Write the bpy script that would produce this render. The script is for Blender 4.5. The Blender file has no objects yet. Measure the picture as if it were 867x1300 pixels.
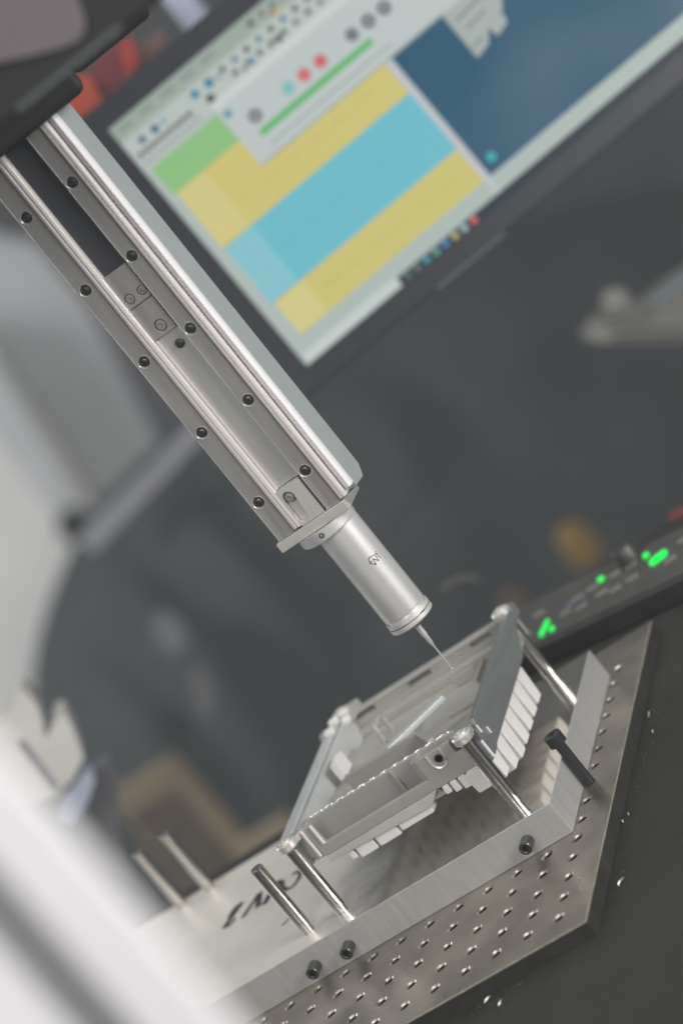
import bpy, bmesh, math, random
from mathutils import Vector, Matrix, noise

rnd = random.Random(11)
S = 0.001                      # everything below is measured in millimetres
scene = bpy.context.scene
COL = scene.collection
R_ = math.radians

# ------------------------------------------------------------------ camera
CAM = Vector((695.4, -1457.8, 619.3))
AX = Vector((0.76358222, 0.19589686, -0.61527768))
AY = Vector((0.51316374, 0.39425591, 0.7623813))
AF = Vector((-0.39192497, 0.897879, -0.20051964))
FOC = 3457.0                   # focal length in pixels of the 867x1300 photograph
cd = bpy.data.cameras.new('camera')
cam = bpy.data.objects.new('camera', cd)
COL.objects.link(cam)
m = Matrix((AX, AY, -AF)).transposed().to_4x4()
m.translation = CAM * S
cam.matrix_world = m
cd.sensor_fit = 'VERTICAL'
cd.sensor_height = 36.0
cd.lens = 36.0 * FOC / 1300
cd.clip_start = 0.02
cd.clip_end = 60
cd.dof.use_dof = True
cd.dof.focus_distance = 1.812
cd.dof.aperture_fstop = 3.6
scene.camera = cam

# ------------------------------------------------------------------ world, lamps, exposure
w = bpy.data.worlds.new('World')
scene.world = w
w.use_nodes = True
w.node_tree.nodes['Background'].inputs[0].default_value = (0.92, 0.97, 1.0, 1)
w.node_tree.nodes['Background'].inputs[1].default_value = 0.27

def area(name, loc, target, sx, sy, watt, col):
    l = bpy.data.lights.new(name, 'AREA')
    l.shape = 'RECTANGLE'; l.size = sx * S; l.size_y = sy * S
    l.energy = watt; l.color = col
    o = bpy.data.objects.new(name, l)
    COL.objects.link(o)
    o.location = Vector(loc) * S
    d = Vector(target) - Vector(loc)
    o.rotation_euler = d.to_track_quat('-Z', 'Y').to_euler()
    return o

area('window_light', (1500, -350, 700), (-60, 180, 80), 900, 700, 34, (1.0, 0.98, 0.96))
area('ceiling_light', (-400, 200, 1900), (-150, 200, 0), 900, 1500, 30, (1.0, 0.98, 0.95))
area('front_fill', (150, -1950, 1250), (150, -300, 250), 900, 800, 24, (1.0, 0.985, 0.96))  # fill lamp added behind the camera for front faces and the white column

area('side_fill', (-4200, 2200, 1700), (-900, 4600, 300), 1200, 1500, 60, (0.95, 0.98, 1.0))  # unseen fill lamp added to lighten the left of the fabric cover

scene.view_settings.view_transform = 'Standard'
scene.view_settings.look = 'None'
scene.view_settings.exposure = 0.12
scene.view_settings.gamma = 1.0
scene.cycles.use_denoising = True
scene.cycles.max_bounces = 8
scene.cycles.caustics_reflective = True
scene.cycles.blur_glossy = 1.0
scene.cycles.sample_clamp_indirect = 6.0
scene.cycles.caustics_refractive = False

# ------------------------------------------------------------------ helpers
def ray(px, py):
    return AX * ((px - 433.5) / FOC) + AY * (-(py - 650) / FOC) + AF

def at(px, py, depth):
    return CAM + ray(px, py) * depth

def srgb(r, g, b):
    f = lambda c: (c / 255 / 12.92) if c / 255 <= 0.04045 else ((c / 255 + 0.055) / 1.055) ** 2.4
    return (f(r), f(g), f(b), 1)

def material(name, col, rough=0.5, metal=0.0, var=0.0, vscale=30, bump=0.0, bscale=400, stretch=(1, 1, 1),
             rvar=0.0, aniso=0.0, emit=None, estr=1.0, coat=0.0, spec=0.5):
    mt = bpy.data.materials.new(name)
    mt.use_nodes = True
    nt = mt.node_tree
    b = nt.nodes['Principled BSDF']
    if len(col) == 3: col = (*col, 1)
    b.inputs['Base Color'].default_value = col
    b.inputs['Roughness'].default_value = rough
    b.inputs['Metallic'].default_value = metal
    b.inputs['Anisotropic'].default_value = aniso
    b.inputs['Coat Weight'].default_value = coat
    b.inputs['Specular IOR Level'].default_value = spec
    if emit:
        b.inputs['Emission Color'].default_value = emit
        b.inputs['Emission Strength'].default_value = estr
    if var or bump or rvar:
        tc = nt.nodes.new('ShaderNodeTexCoord')
        mp = nt.nodes.new('ShaderNodeMapping')
        mp.inputs['Scale'].default_value = stretch
        nt.links.new(tc.outputs['Object'], mp.inputs['Vector'])
    if var or rvar:
        n = nt.nodes.new('ShaderNodeTexNoise')
        n.inputs['Scale'].default_value = vscale
        n.inputs['Detail'].default_value = 6
        n.inputs['Roughness'].default_value = 0.6
        nt.links.new(mp.outputs[0], n.inputs['Vector'])
    if var:
        mx = nt.nodes.new('ShaderNodeMix'); mx.data_type = 'RGBA'
        lo = [max(0, c * (1 - var)) for c in col[:3]] + [1]
        hi = [min(1, c * (1 + var)) for c in col[:3]] + [1]
        mx.inputs['A'].default_value = lo; mx.inputs['B'].default_value = hi
        cr = nt.nodes.new('ShaderNodeMapRange')
        cr.inputs['From Min'].default_value = 0.3; cr.inputs['From Max'].default_value = 0.7
        nt.links.new(n.outputs['Fac'], cr.inputs['Value'])
        nt.links.new(cr.outputs[0], mx.inputs['Factor'])
        nt.links.new(mx.outputs['Result'], b.inputs['Base Color'])
    if rvar:
        rr = nt.nodes.new('ShaderNodeMapRange')
        rr.inputs['From Min'].default_value = 0.3; rr.inputs['From Max'].default_value = 0.7
        rr.inputs['To Min'].default_value = max(0.02, rough - rvar); rr.inputs['To Max'].default_value = rough + rvar
        nt.links.new(n.outputs['Fac'], rr.inputs['Value'])
        nt.links.new(rr.outputs[0], b.inputs['Roughness'])
    if bump:
        n2 = nt.nodes.new('ShaderNodeTexNoise')
        n2.inputs['Scale'].default_value = bscale
        n2.inputs['Detail'].default_value = 4
        nt.links.new(mp.outputs[0], n2.inputs['Vector'])
        bp = nt.nodes.new('ShaderNodeBump')
        bp.inputs['Strength'].default_value = bump
        bp.inputs['Distance'].default_value = 0.0004
        nt.links.new(n2.outputs['Fac'], bp.inputs['Height'])
        nt.links.new(bp.outputs[0], b.inputs['Normal'])
    return mt

def finish(name, bm, mat, root=None, base=None, bevel=0, smooth=32, label=None):
    """links bm as ONE mesh object; geometry is in world mm; root/base = where its origin sits"""
    if bevel:
        bmesh.ops.remove_doubles(bm, verts=bm.verts, dist=0.001)
        es = [e for e in bm.edges if len(e.link_faces) == 2 and e.calc_face_angle(0) > R_(35)]
        bmesh.ops.bevel(bm, geom=es, offset=bevel, segments=2, profile=0.5, affect='EDGES', clamp_overlap=True)
    bmesh.ops.recalc_face_normals(bm, faces=bm.faces)
    if root is not None:
        off = root['_o']; off = Vector(off)
        mid = sum((v.co for v in bm.verts), Vector()) / max(1, len(bm.verts))
        loc = mid - off
        org = mid
    else:
        org = Vector(base) if base is not None else Vector()
        loc = org
    for v in bm.verts: v.co = (v.co - org) * S
    for f in bm.faces: f.smooth = True
    me = bpy.data.meshes.new(name)
    bm.to_mesh(me); bm.free()
    if smooth: me.set_sharp_from_angle(angle=R_(smooth))
    if mat: me.materials.append(mat)
    WN = bool(bevel)
    o = bpy.data.objects.new(name, me)
    COL.objects.link(o)
    o.location = loc * S
    o['_o'] = tuple(org)
    if WN:
        md = o.modifiers.new('normals', 'WEIGHTED_NORMAL'); md.keep_sharp = True; md.weight = 100
    if root is not None: o.parent = root
    if label: o['label'] = label
    return o

def tag(o, label, cat, group=None):
    o['label'] = label; o['category'] = cat
    if group: o['group'] = group
    return o

def thing(name, label, cat, base, group=None):
    o = bpy.data.objects.new(name, None)
    o.empty_display_size = 0.01
    COL.objects.link(o)
    o.location = Vector(base) * S
    o['_o'] = tuple(base)
    return tag(o, label, cat, group)

def copy_part(o, shift, root):
    """a copy of a part (and of its sub-parts) moved by shift mm, sharing mesh data"""
    c = o.copy(); COL.objects.link(c); c.parent = root
    c.location = o.location + Vector(shift) * S
    c['_o'] = tuple(Vector(o['_o']) + Vector(shift))
    for ch in list(o.children):
        d = ch.copy(); COL.objects.link(d); d.parent = c
    return c

def BM(): return bmesh.new()

def box(bm, x0, x1, y0, y1, z0, z1):
    v = [bm.verts.new((x, y, z)) for x in (x0, x1) for y in (y0, y1) for z in (z0, z1)]
    for q in ((0, 1, 3, 2), (4, 6, 7, 5), (0, 4, 5, 1), (2, 3, 7, 6), (0, 2, 6, 4), (1, 5, 7, 3)):
        bm.faces.new([v[i] for i in q])
    return bm

def obox(bm, o, u, v, wv):
    """box from corner o and three edge vectors"""
    o, u, v, wv = map(Vector, (o, u, v, wv))
    P = [bm.verts.new(o + u * a + v * b + wv * c) for a in (0, 1) for b in (0, 1) for c in (0, 1)]
    for q in ((0, 1, 3, 2), (4, 6, 7, 5), (0, 4, 5, 1), (2, 3, 7, 6), (0, 2, 6, 4), (1, 5, 7, 3)):
        bm.faces.new([P[i] for i in q])
    return bm

def prism(bm, pts, d):
    """closed 3-D polygon extruded along vector d"""
    d = Vector(d)
    a = [bm.verts.new(Vector(p)) for p in pts]
    b = [bm.verts.new(Vector(p) + d) for p in pts]
    n = len(a)
    bm.faces.new(a); bm.faces.new(b[::-1])
    for i in range(n):
        bm.faces.new((a[i], b[i], b[(i + 1) % n], a[(i + 1) % n]))
    return bm

def basis(d):
    d = Vector(d).normalized()
    a = Vector((0, 0, 1)) if abs(d.z) < 0.9 else Vector((1, 0, 0))
    u = d.cross(a).normalized()
    return u, d.cross(u).normalized(), d

def lathe(bm, o, d, prof, n=32):
    """profile [(radius, distance along d)] revolved about the axis o + t*d"""
    u, v, d = basis(d); o = Vector(o)
    rings = []
    for r, t in prof:
        if r < 1e-4:
            rings.append([bm.verts.new(o + d * t)])
        else:
            rings.append([bm.verts.new(o + d * t + (u * math.cos(2 * math.pi * k / n) + v * math.sin(2 * math.pi * k / n)) * r) for k in range(n)])
    for A, B in zip(rings, rings[1:]):
        for k in range(n):
            k2 = (k + 1) % n
            q = [A[k % len(A)], A[k2 % len(A)], B[k2 % len(B)], B[k % len(B)]]
            q2 = []
            for x in q:
                if x not in q2: q2.append(x)
            if len(q2) > 2:
                try: bm.faces.new(q2)
                except ValueError: pass
    return bm

def tube(bm, pts, r, n=8, closed=False):
    pts = [Vector(p) for p in pts]
    rings = []
    m_ = len(pts)
    for i, p in enumerate(pts):
        a = pts[(i - 1) % m_] if (closed or i > 0) else p
        b = pts[(i + 1) % m_] if (closed or i < m_ - 1) else p
        u, v, d = basis(b - a)
        rr = r[i] if isinstance(r, (list, tuple)) else r
        rings.append([bm.verts.new(p + (u * math.cos(2 * math.pi * k / n) + v * math.sin(2 * math.pi * k / n)) * rr) for k in range(n)])
    for i in range(m_ if closed else m_ - 1):
        A, B = rings[i], rings[(i + 1) % m_]
        for k in range(n):
            bm.faces.new((A[k], A[(k + 1) % n], B[(k + 1) % n], B[k]))
    if not closed:
        bm.faces.new(rings[0][::-1]); bm.faces.new(rings[-1])
    return bm

def circle2(cx, cy, r, n=20):
    return [(cx + r * math.cos(2 * math.pi * k / n), cy + r * math.sin(2 * math.pi * k / n)) for k in range(n)]

def stadium(ax, ay, bx, by, r, n=10):
    a0 = math.atan2(by - ay, bx - ax)
    P = [(bx + r * math.cos(a0 - math.pi / 2 + math.pi * k / n), by + r * math.sin(a0 - math.pi / 2 + math.pi * k / n)) for k in range(n + 1)]
    P += [(ax + r * math.cos(a0 + math.pi / 2 + math.pi * k / n), ay + r * math.sin(a0 + math.pi / 2 + math.pi * k / n)) for k in range(n + 1)]
    return P

def holed(bm, outline, holes, to3, d):
    """flat plate with holes: 2-D loops mapped by to3(x, y) and extruded by vector d"""
    es = []
    loops = []
    for L in [outline] + holes:
        vs = [bm.verts.new(Vector(to3(*p))) for p in L]
        loops.append(vs)
        es += [bm.edges.new((vs[i], vs[(i + 1) % len(vs)])) for i in range(len(vs))]
    r = bmesh.ops.triangle_fill(bm, use_beauty=True, use_dissolve=False, edges=es)
    fs = [g for g in r['geom'] if isinstance(g, bmesh.types.BMFace)]
    d = Vector(d)
    mp = {}
    for L in loops:
        for v in L: mp[v] = bm.verts.new(v.co + d)
    for f in fs:
        bm.faces.new([mp[v] for v in reversed(f.verts)])
    for L in loops:
        for i in range(len(L)):
            a, b = L[i], L[(i + 1) % len(L)]
            bm.faces.new((a, b, mp[b], mp[a]))
    return bm

def hex_screw(bm, o, d, r, h, sock, depth):
    """cap head with a hexagon socket; o = base, d = outward"""
    u, v, d = basis(d); o = Vector(o)
    n = 24
    def ring(rad, t, hexa=False):
        out = []
        for k in range(n):
            a = 2 * math.pi * k / n
            rr = rad
            if hexa:
                s = (a + math.pi / 6) % (math.pi / 3) - math.pi / 6
                rr = rad * math.cos(math.pi / 6) / math.cos(s)
            out.append(bm.verts.new(o + d * t + (u * math.cos(a) + v * math.sin(a)) * rr))
        return out
    R = [ring(r, 0), ring(r, h - r * 0.12), ring(r * 0.9, h), ring(sock * 1.08, h), ring(sock, h - 0.3, True), ring(sock, h - depth, True)]
    for A, B in zip(R, R[1:]):
        for k in range(n):
            bm.faces.new((A[k], A[(k + 1) % n], B[(k + 1) % n], B[k]))
    bm.faces.new(R[-1]); bm.faces.new(R[0][::-1])
    return bm

# ------------------------------------------------------------------ materials
M = {}
M['table'] = material('dark_table', (0.019, 0.018, 0.0165), 0.55, 0, var=0.25, vscale=9, bump=0.15, bscale=300, rvar=0.12, spec=0.25)
M['wall'] = material('dark_wall', (0.10, 0.105, 0.11), 0.9, 0, var=0.3, vscale=1.2)
M['bread'] = material('worn_plate', (0.37, 0.328, 0.288), 0.33, 0.9, var=0.3, vscale=14, bump=0.12, bscale=900, rvar=0.09)
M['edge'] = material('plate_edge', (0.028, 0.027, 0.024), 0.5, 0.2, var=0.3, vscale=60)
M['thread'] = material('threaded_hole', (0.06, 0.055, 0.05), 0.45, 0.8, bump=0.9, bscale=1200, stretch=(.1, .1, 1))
M['chamfer'] = material('plate_chamfer', (0.25, 0.243, 0.185), 0.4, 0.5, var=0.2, vscale=90)
M['milled'] = material('milled_aluminium', (0.46, 0.455, 0.44), 0.37, 0.5, var=0.07, vscale=26, bump=0.12, bscale=420, stretch=(9, 9, 0.8), rvar=0.07)
def ground_top():
    mt = material('ground_top', (0.72, 0.682, 0.625), 0.2, 1.0, var=0.08, vscale=16, bump=0.035, bscale=160, rvar=0.05)
    nt = mt.node_tree; b = nt.nodes['Principled BSDF']
    tc = nt.nodes.new('ShaderNodeTexCoord'); sx = nt.nodes.new('ShaderNodeSeparateXYZ')
    nt.links.new(tc.outputs['Object'], sx.inputs[0])
    nz = nt.nodes.new('ShaderNodeTexNoise'); nz.inputs['Scale'].default_value = 22; nz.inputs['Detail'].default_value = 5
    nt.links.new(tc.outputs['Object'], nz.inputs['Vector'])
    ad = nt.nodes.new('ShaderNodeMath'); ad.operation = 'MULTIPLY_ADD'; ad.inputs[1].default_value = 0.09
    nt.links.new(nz.outputs['Fac'], ad.inputs[0]); nt.links.new(sx.outputs['X'], ad.inputs[2])
    def ramp(a, b_):      # matt milled left part, polished right part (local x in metres)
        r = nt.nodes.new('ShaderNodeMapRange')
        r.inputs['From Min'].default_value = 0.165; r.inputs['From Max'].default_value = 0.215
        r.inputs['To Min'].default_value = a; r.inputs['To Max'].default_value = b_
        nt.links.new(ad.outputs[0], r.inputs['Value']); return r
    nt.links.new(ramp(0.42, 0.15).outputs[0], b.inputs['Roughness'])
    nt.links.new(ramp(0.55, 0.95).outputs[0], b.inputs['Metallic'])
    return mt
M['steel'] = material('polished_steel', (0.52, 0.505, 0.485), 0.2, 1.0, bump=0.04, bscale=300, stretch=(6, 6, 0.4))
M['rail'] = material('guide_steel', (0.72, 0.67, 0.64), 0.3, 0.5)
M['silver'] = material('bead_blasted_aluminium', (0.80, 0.785, 0.76), 0.34, 0.78, var=0.03, vscale=120, bump=0.05, bscale=2500)
M['ring'] = material('turned_ring', (0.62, 0.61, 0.59), 0.46, 0.6)
M['axisgrey'] = material('grey_machined', (0.33, 0.315, 0.30), 0.4, 0.6, var=0.09, vscale=40, rvar=0.08, bump=0.10, bscale=500, stretch=(6, 6, 0.5))
M['trough'] = material('trough_metal', (0.46, 0.45, 0.43), 0.34, 0.6, var=0.05, vscale=40, bump=0.06, bscale=500, stretch=(6, 6, .5))
M['axiscover'] = material('grey_anodised_cover', (0.27, 0.295, 0.29), 0.45, 0.2, var=0.03, vscale=25)
M['trim'] = material('white_trim', (0.56, 0.545, 0.55), 0.5, 0.0, spec=0.3)
M['bracket'] = material('nickel_bracket', (0.52, 0.505, 0.46), 0.42, 0.5, var=0.06, vscale=70, bump=0.06, bscale=900)
M['blackox'] = material('black_oxide', (0.022, 0.023, 0.025), 0.38, 0.3, bump=0.06, bscale=900)
M['screw'] = material('dark_steel_screw', (0.075, 0.078, 0.08), 0.3, 0.8)
M['belt'] = material('dark_belt', (0.030, 0.034, 0.042), 0.5, 0)
M['ground'] = ground_top()
M['cast'] = material('cast_aluminium', (0.39, 0.375, 0.35), 0.45, 0.5, var=0.06, vscale=50, bump=0.12, bscale=1500)
M['flange'] = material('pale_machined_flange', (0.50, 0.52, 0.51), 0.36, 0.4, var=0.06, vscale=30)
M['castwall'] = material('machined_wall', (0.205, 0.22, 0.218), 0.34, 0.5, var=0.10, vscale=30, bump=0.06, bscale=500, stretch=(5, 0.6, 5))
M['fin'] = material('blasted_fin', (0.64, 0.625, 0.61), 0.58, 0.2, var=0.03, vscale=90, bump=0.08, bscale=2500)
M['ink'] = material('marker_ink', (0.012, 0.012, 0.016), 0.5)
M['black'] = material('black_plastic', (0.018, 0.019, 0.019), 0.5)
M['bezel'] = material('monitor_bezel', (0.016, 0.019, 0.026), 0.45, 0, spec=0.25)

# ------------------------------------------------------------------ setting
bm = BM()
prism(bm, [(-1100, -900, -12), (900, -900, -12), (900, 640, -12), (-230, 640, -12), (-260, 480, -12), (-1100, 480, -12)], (0, 0, -48))
o = finish('tabletop', bm, M['table'], base=(0, 0, -12), bevel=2)
o['kind'] = 'structure'; o['label'] = 'dark worn table under the perforated plate'
bm = BM()
c0 = at(433, 650, 9500)
rt = Vector((0.9165, 0.4, 0)); fw = Vector((-0.4, 0.9165, 0))
obox(bm, c0 - rt * 6000 + Vector((0, 0, -5500)), rt * 12000, fw * 60, (0, 0, 9500))
o = finish('wall', bm, M['wall'], base=c0)
o['kind'] = 'structure'; o['label'] = 'dark unlit wall far behind'

# ------------------------------------------------------------------ breadboard with its grid of holes
def breadboard():
    t = thing('perforated_plate', 'brownish metal plate with a grid of threaded holes, lying on the dark table', 'plate', (-300, 180, -12))
    X0, X1, Y0, Y1 = -712.5, 24.3, -24.6, 404.0
    bm = BM()
    n = 16
    def cell(cx, cy):
        sq = []
        for k in range(n):
            a = 2 * math.pi * k / n
            c, s = math.cos(a), math.sin(a)
            q = 12.5 / max(abs(c), abs(s))
            sq.append(bm.verts.new((cx + c * q, cy + s * q, 0)))
        rr = []
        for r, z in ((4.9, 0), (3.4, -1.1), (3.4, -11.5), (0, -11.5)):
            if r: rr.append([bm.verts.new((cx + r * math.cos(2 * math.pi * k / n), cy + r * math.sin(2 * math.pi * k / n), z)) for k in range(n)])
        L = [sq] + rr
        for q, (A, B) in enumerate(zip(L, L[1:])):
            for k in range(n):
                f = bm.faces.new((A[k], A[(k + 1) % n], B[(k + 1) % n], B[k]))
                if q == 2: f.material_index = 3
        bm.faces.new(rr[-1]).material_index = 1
    def quad(x0, x1, y0, y1):
        bm.faces.new([bm.verts.new(p) for p in ((x0, y0, 0), (x1, y0, 0), (x1, y1, 0), (x0, y1, 0))])
    for i in range(0, 28):
        for j in range(0, 5):
            cell(-25 * i, 25 * j)
    for j in range(5, 15): cell(0, 25 * j)
    xl = -25 * 27 - 12.5
    quad(X0, X1, Y0, -12.5)
    quad(12.5, X1, -12.5, Y1)
    quad(X0, xl, -12.5, Y1)
    quad(xl, -12.5, 112.5, 362.5); quad(xl, 12.5, 362.5, Y1)
    # chamfer, sides, underside
    ch = 0.8
    o_ = [(X0, Y0), (X1, Y0), (X1, Y1), (X0, Y1)]
    p_ = [(X0 - ch, Y0 - ch), (X1 + ch, Y0 - ch), (X1 + ch, Y1 + ch), (X0 - ch, Y1 + ch)]
    A = [bm.verts.new((x, y, 0)) for x, y in o_]
    B = [bm.verts.new((x, y, -ch)) for x, y in p_]
    C_ = [bm.verts.new((x, y, -11.95)) for x, y in p_]
    sides = []
    for k in range(4):
        k2 = (k + 1) % 4
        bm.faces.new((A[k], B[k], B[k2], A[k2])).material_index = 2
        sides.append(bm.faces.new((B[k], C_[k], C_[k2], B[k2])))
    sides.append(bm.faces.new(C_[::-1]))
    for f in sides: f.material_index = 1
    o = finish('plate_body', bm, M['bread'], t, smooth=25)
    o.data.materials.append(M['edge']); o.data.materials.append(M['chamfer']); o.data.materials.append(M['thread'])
    return t
breadboard()

# ------------------------------------------------------------------ ground fixture block with writing and screws
fx = thing('fixture_block', 'long ground aluminium block with a bright milled front, bolted flat onto the perforated plate', 'block', (-280, 227, 0))
bm = BM(); box(bm, -640, -5, 112, 343, 0.05, 26)
blk = finish('block_body', bm, M['milled'], fx, bevel=0.7)
blk.data.materials.append(M['ground'])
for p in blk.data.polygons:
    if p.normal.z > 0.95: p.material_index = 1
for x in (-34.8, -190.2, -220.8):
    bm = BM(); hex_screw(bm, (x, 112.2, 11.2), (0, -1, 0), 4.6, 11.5, 2.6, 5)
    if x == -34.8:
        s0 = finish('socket_screw', bm, M['screw'], fx)
    else:
        bm.free(); copy_part(s0, (x + 34.8, 0, 0), fx)
bm = BM()
ZT = 26.25
def stroke(pts, wd):
    pts = [Vector((x, y, ZT)) for x, y in pts]
    wd *= 1.8
    L, Rr = [], []
    for i, p in enumerate(pts):
        a = pts[max(0, i - 1)]; b = pts[min(len(pts) - 1, i + 1)]
        d = (b - a).normalized(); nn = Vector((-d.y, d.x, 0)) * wd / 2
        L.append(bm.verts.new(p + nn)); Rr.append(bm.verts.new(p - nn))
    for i in range(len(pts) - 1):
        bm.faces.new((L[i], L[i + 1], Rr[i + 1], Rr[i]))
# CAV2 in marker pen, written from the far side of the block
stroke([(-281, 258), (-277, 244), (-270, 236), (-263.5, 235), (-260.5, 242), (-261.2, 254), (-266, 259), (-271, 258)][::-1], 2.6)
stroke([(-283, 262), (-288.5, 249), (-292, 234)], 3.0)
stroke([(-292, 234), (-288, 264)], 3.0)
stroke([(-285.5, 251), (-290.5, 250)], 2.4)
stroke([(-298.5, 236), (-304.5, 262)], 3.2)
stroke([(-304.5, 262), (-313, 233.5)], 2.8)
stroke([(-323, 264), (-329, 262), (-331.2, 256)], 2.6)
stroke([(-323, 264), (-332.2, 236.5)], 3.4)
stroke([(-332.6, 236), (-326, 235), (-321.5, 240)], 2.4)
stroke([(-331, 257), (-332.5, 250)], 2.0)
finish('handwriting', bm, M['ink'], fx, label='CAV2 written in black marker, upside down to the viewer')
bm = BM(); stroke([(-257, 175), (-252, 180), (-249, 186)], 1.4); stroke([(-254, 183), (-248, 182)], 1.0)
finish('pen_scribble', bm, M['ink'], fx)

# ------------------------------------------------------------------ posts
def post(x, y, top, label):
    bm = BM()
    lathe(bm, (x, y, 26), (0, 0, 1), [(0, 0.05), (4.4, 0.05), (4.4, 4.6), (5.05, 5.0), (5.05, top - 26 - 1.3), (4.1, top - 26), (0, top - 26)], 28)
    o = finish('dowel_post', bm, M['steel'], base=(x, y, 26))
    return tag(o, label, 'post', 'steel posts standing in the block')
post(-34.8, 136, 86, 'bright steel post carrying the front right corner of the cast tray')
post(-190.2, 136, 85.5, 'bright steel post carrying the front left corner of the cast tray')
post(-221.5, 137, 86.5, 'bare steel post standing free in front of the marker writing')
post(-377, 332, 85.5, 'bare blurred steel post at the rear edge, the right one of the rear pair')
post(-406.5, 332, 84.5, 'bare blurred steel post at the rear edge, the left one of the rear pair')
post(-37.5, 333, 86, 'steel post carrying the rear right corner of the cast tray')
post(-190.2, 333, 86, 'steel post hidden behind the tray under its rear left corner')

bm = BM()
lathe(bm, (0, 175, 0), (0, 0, 1), [(0, 0.1), (3.9, 0.1), (3.9, 36.5), (0, 36.5)], 20)
hex_screw(bm, (0, 175, 36), (0, 0, 1), 6.6, 8.5, 3.4, 4.5)
tag(finish('cap_screw', bm, M['blackox'], base=(0, 175, 0)), 'black socket head cap screw standing upright in the perforated plate beside the block', 'bolt')

# ------------------------------------------------------------------ cast tray on the posts
tr = thing('cast_tray', 'open grey cast aluminium heat sink tray with pin fins, held up by four steel posts', 'casting', (-115, 245, 40))
cast = lambda name, bm, mat='cast', bev=0.5, label=None, parent=None: finish(name, bm, M[mat], parent or tr, bevel=bev, label=label)
bm = BM(); box(bm, -196, -35.2, 162.2, 338, 62.5, 66); cast('floor', bm)
# right wall, machined face, jagged upper edge
bm = BM()
P = [(-30, 141, 62), (-30, 160, 62), (-30, 163, 63.6), (-30, 296, 63.6), (-30, 321, 78), (-30, 346, 79), (-30, 346, 88.5)]
y = 342
while y > 160:
    P.append((-30, y, 89.4 + rnd.uniform(-0.25, 0.35))); y -= rnd.uniform(3, 7)
P += [(-30, 157, 89.4), (-30, 155, 84.5), (-30, 149, 84), (-30, 148, 78), (-30, 141, 77)]
prism(bm, P, (-4.2, 0, 0)); cast('side_wall', bm, 'castwall', 0.3, 'grey machined right side wall')
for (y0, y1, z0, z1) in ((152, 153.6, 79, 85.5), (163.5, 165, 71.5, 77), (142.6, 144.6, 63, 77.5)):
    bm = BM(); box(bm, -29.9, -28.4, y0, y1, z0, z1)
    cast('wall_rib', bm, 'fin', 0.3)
# left wall: outer flange, groove, inner wall
bm = BM()
box(bm, -201.5, -191.5, 150, 346, 83, 89.2)
cast('side_flange', bm, 'flange', 0.8)
bm = BM(); box(bm, -199, -189.5, 149, 345, 62.5, 82.9); box(bm, -189.4, -186, 149, 338, 66.1, 87.5)
cast('side_wall', bm, 'flange', 0.5)
# rear wall with three slots under its rim
bm = BM(); box(bm, -185.9, -34.3, 338.1, 345, 62.5, 76.8); box(bm, -185.9, -34.3, 336.5, 345.5, 81.4, 83.6)
xs = [-185.9, (-183, -168), (-135.5, -113.5), (-76, -56.5), -34.3]
segs = [(-168, -135.5), (-113.5, -76), (-56.5, -34.3)]
for a, b in segs: box(bm, a, b, 338.1, 344.8, 76.9, 81.3)
cast('rear_wall', bm, 'cast', 0.4)
bm = BM(); box(bm, -185.9, -34.3, 327, 338, 66.1, 72); cast('ledge', bm)
# front wall, right-hand stretch with notch and boss
bm = BM()
P = [(-77, 145, 63.5), (-34.3, 145, 63.5), (-34.3, 145, 76), (-39, 145, 76), (-39, 145, 78), (-50, 145, 78), (-50, 145, 88.5), (-79, 145, 88.5), (-79, 145, 68)]
prism(bm, P, (0, 4.5, 0)); cast('front_wall', bm)
bm = BM(); box(bm, -50, -34.5, 158, 161, 66.2, 86); cast('partition', bm)
bm = BM()
U = [(-69.5, 144.6, 88.2)] + [(-63.8 + 5.7 * math.cos(a), 144.6, 81.5 + 6.3 * math.sin(a)) for a in [math.pi + math.pi * k / 12 for k in range(13)]] + [(-58.1, 144.6, 88.2)]
tube(bm, U, 0.7, 6); cast('boss_rim', bm, 'silver', 0)
bm = BM(); lathe(bm, (-62.6, 145.1, 82), (0, -1, 0), [(3.1, 0), (3.1, 0.8), (2.1, 0.8), (1.9, 0.1), (0, 0.1)], 18); cast('boss_hole', bm, 'screw', 0)
# front pocket: U-shaped frame, back wall with gasket bead, skirt
bm = BM()
P = [(-179.4, 145, 89.5), (-178, 145, 64), (-77.2, 145, 64), (-79.1, 145, 72.6), (-170.8, 145, 72.6), (-171.8, 145, 89.5)]
prism(bm, P, (0, 4.2, 0)); cast('pocket_frame', bm, 'cast', 0.7)
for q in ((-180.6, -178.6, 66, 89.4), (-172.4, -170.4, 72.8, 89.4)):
    bm = BM(); box(bm, q[0], q[1], 143.2, 144.9, q[2], q[3]); cast('frame_highlight', bm, 'fin', 0.5)  # bright strips added as highlights along the frame's upright edges
bm = BM(); box(bm, -178, -79.2, 149.3, 161.8, 57.8, 60); cast('pocket_floor', bm)
bm = BM(); box(bm, -183, -50.2, 162, 165.2, 66.2, 87.6); cast('pocket_wall', bm)
for q in ((-84.5, -79.2, 149.3, 161.8, 60.1, 88), (-185, -180, 146, 166, 64, 88.2)):
    bm = BM(); box(bm, *q); cast('pocket_end', bm)
bm = BM(); box(bm, -106, -103.5, 159.5, 161.9, 60.2, 87); cast('pocket_rib', bm)
bm = BM()
prism(bm, [(-177, 145.6, 63.9), (-176.8, 143.4, 59), (-176.8, 158, 59), (-177, 158, 63.9)], (88, 0, 0))
for v in bm.verts:
    if v.co.x > -100 and v.co.z < 61: v.co.z = 55.5
    if v.co.x > -100 and v.co.z > 62: v.co.x = -78.5
cast('front_skirt', bm, 'cast', 0.6)
bm = BM()
pts = []
N = 90
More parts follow.
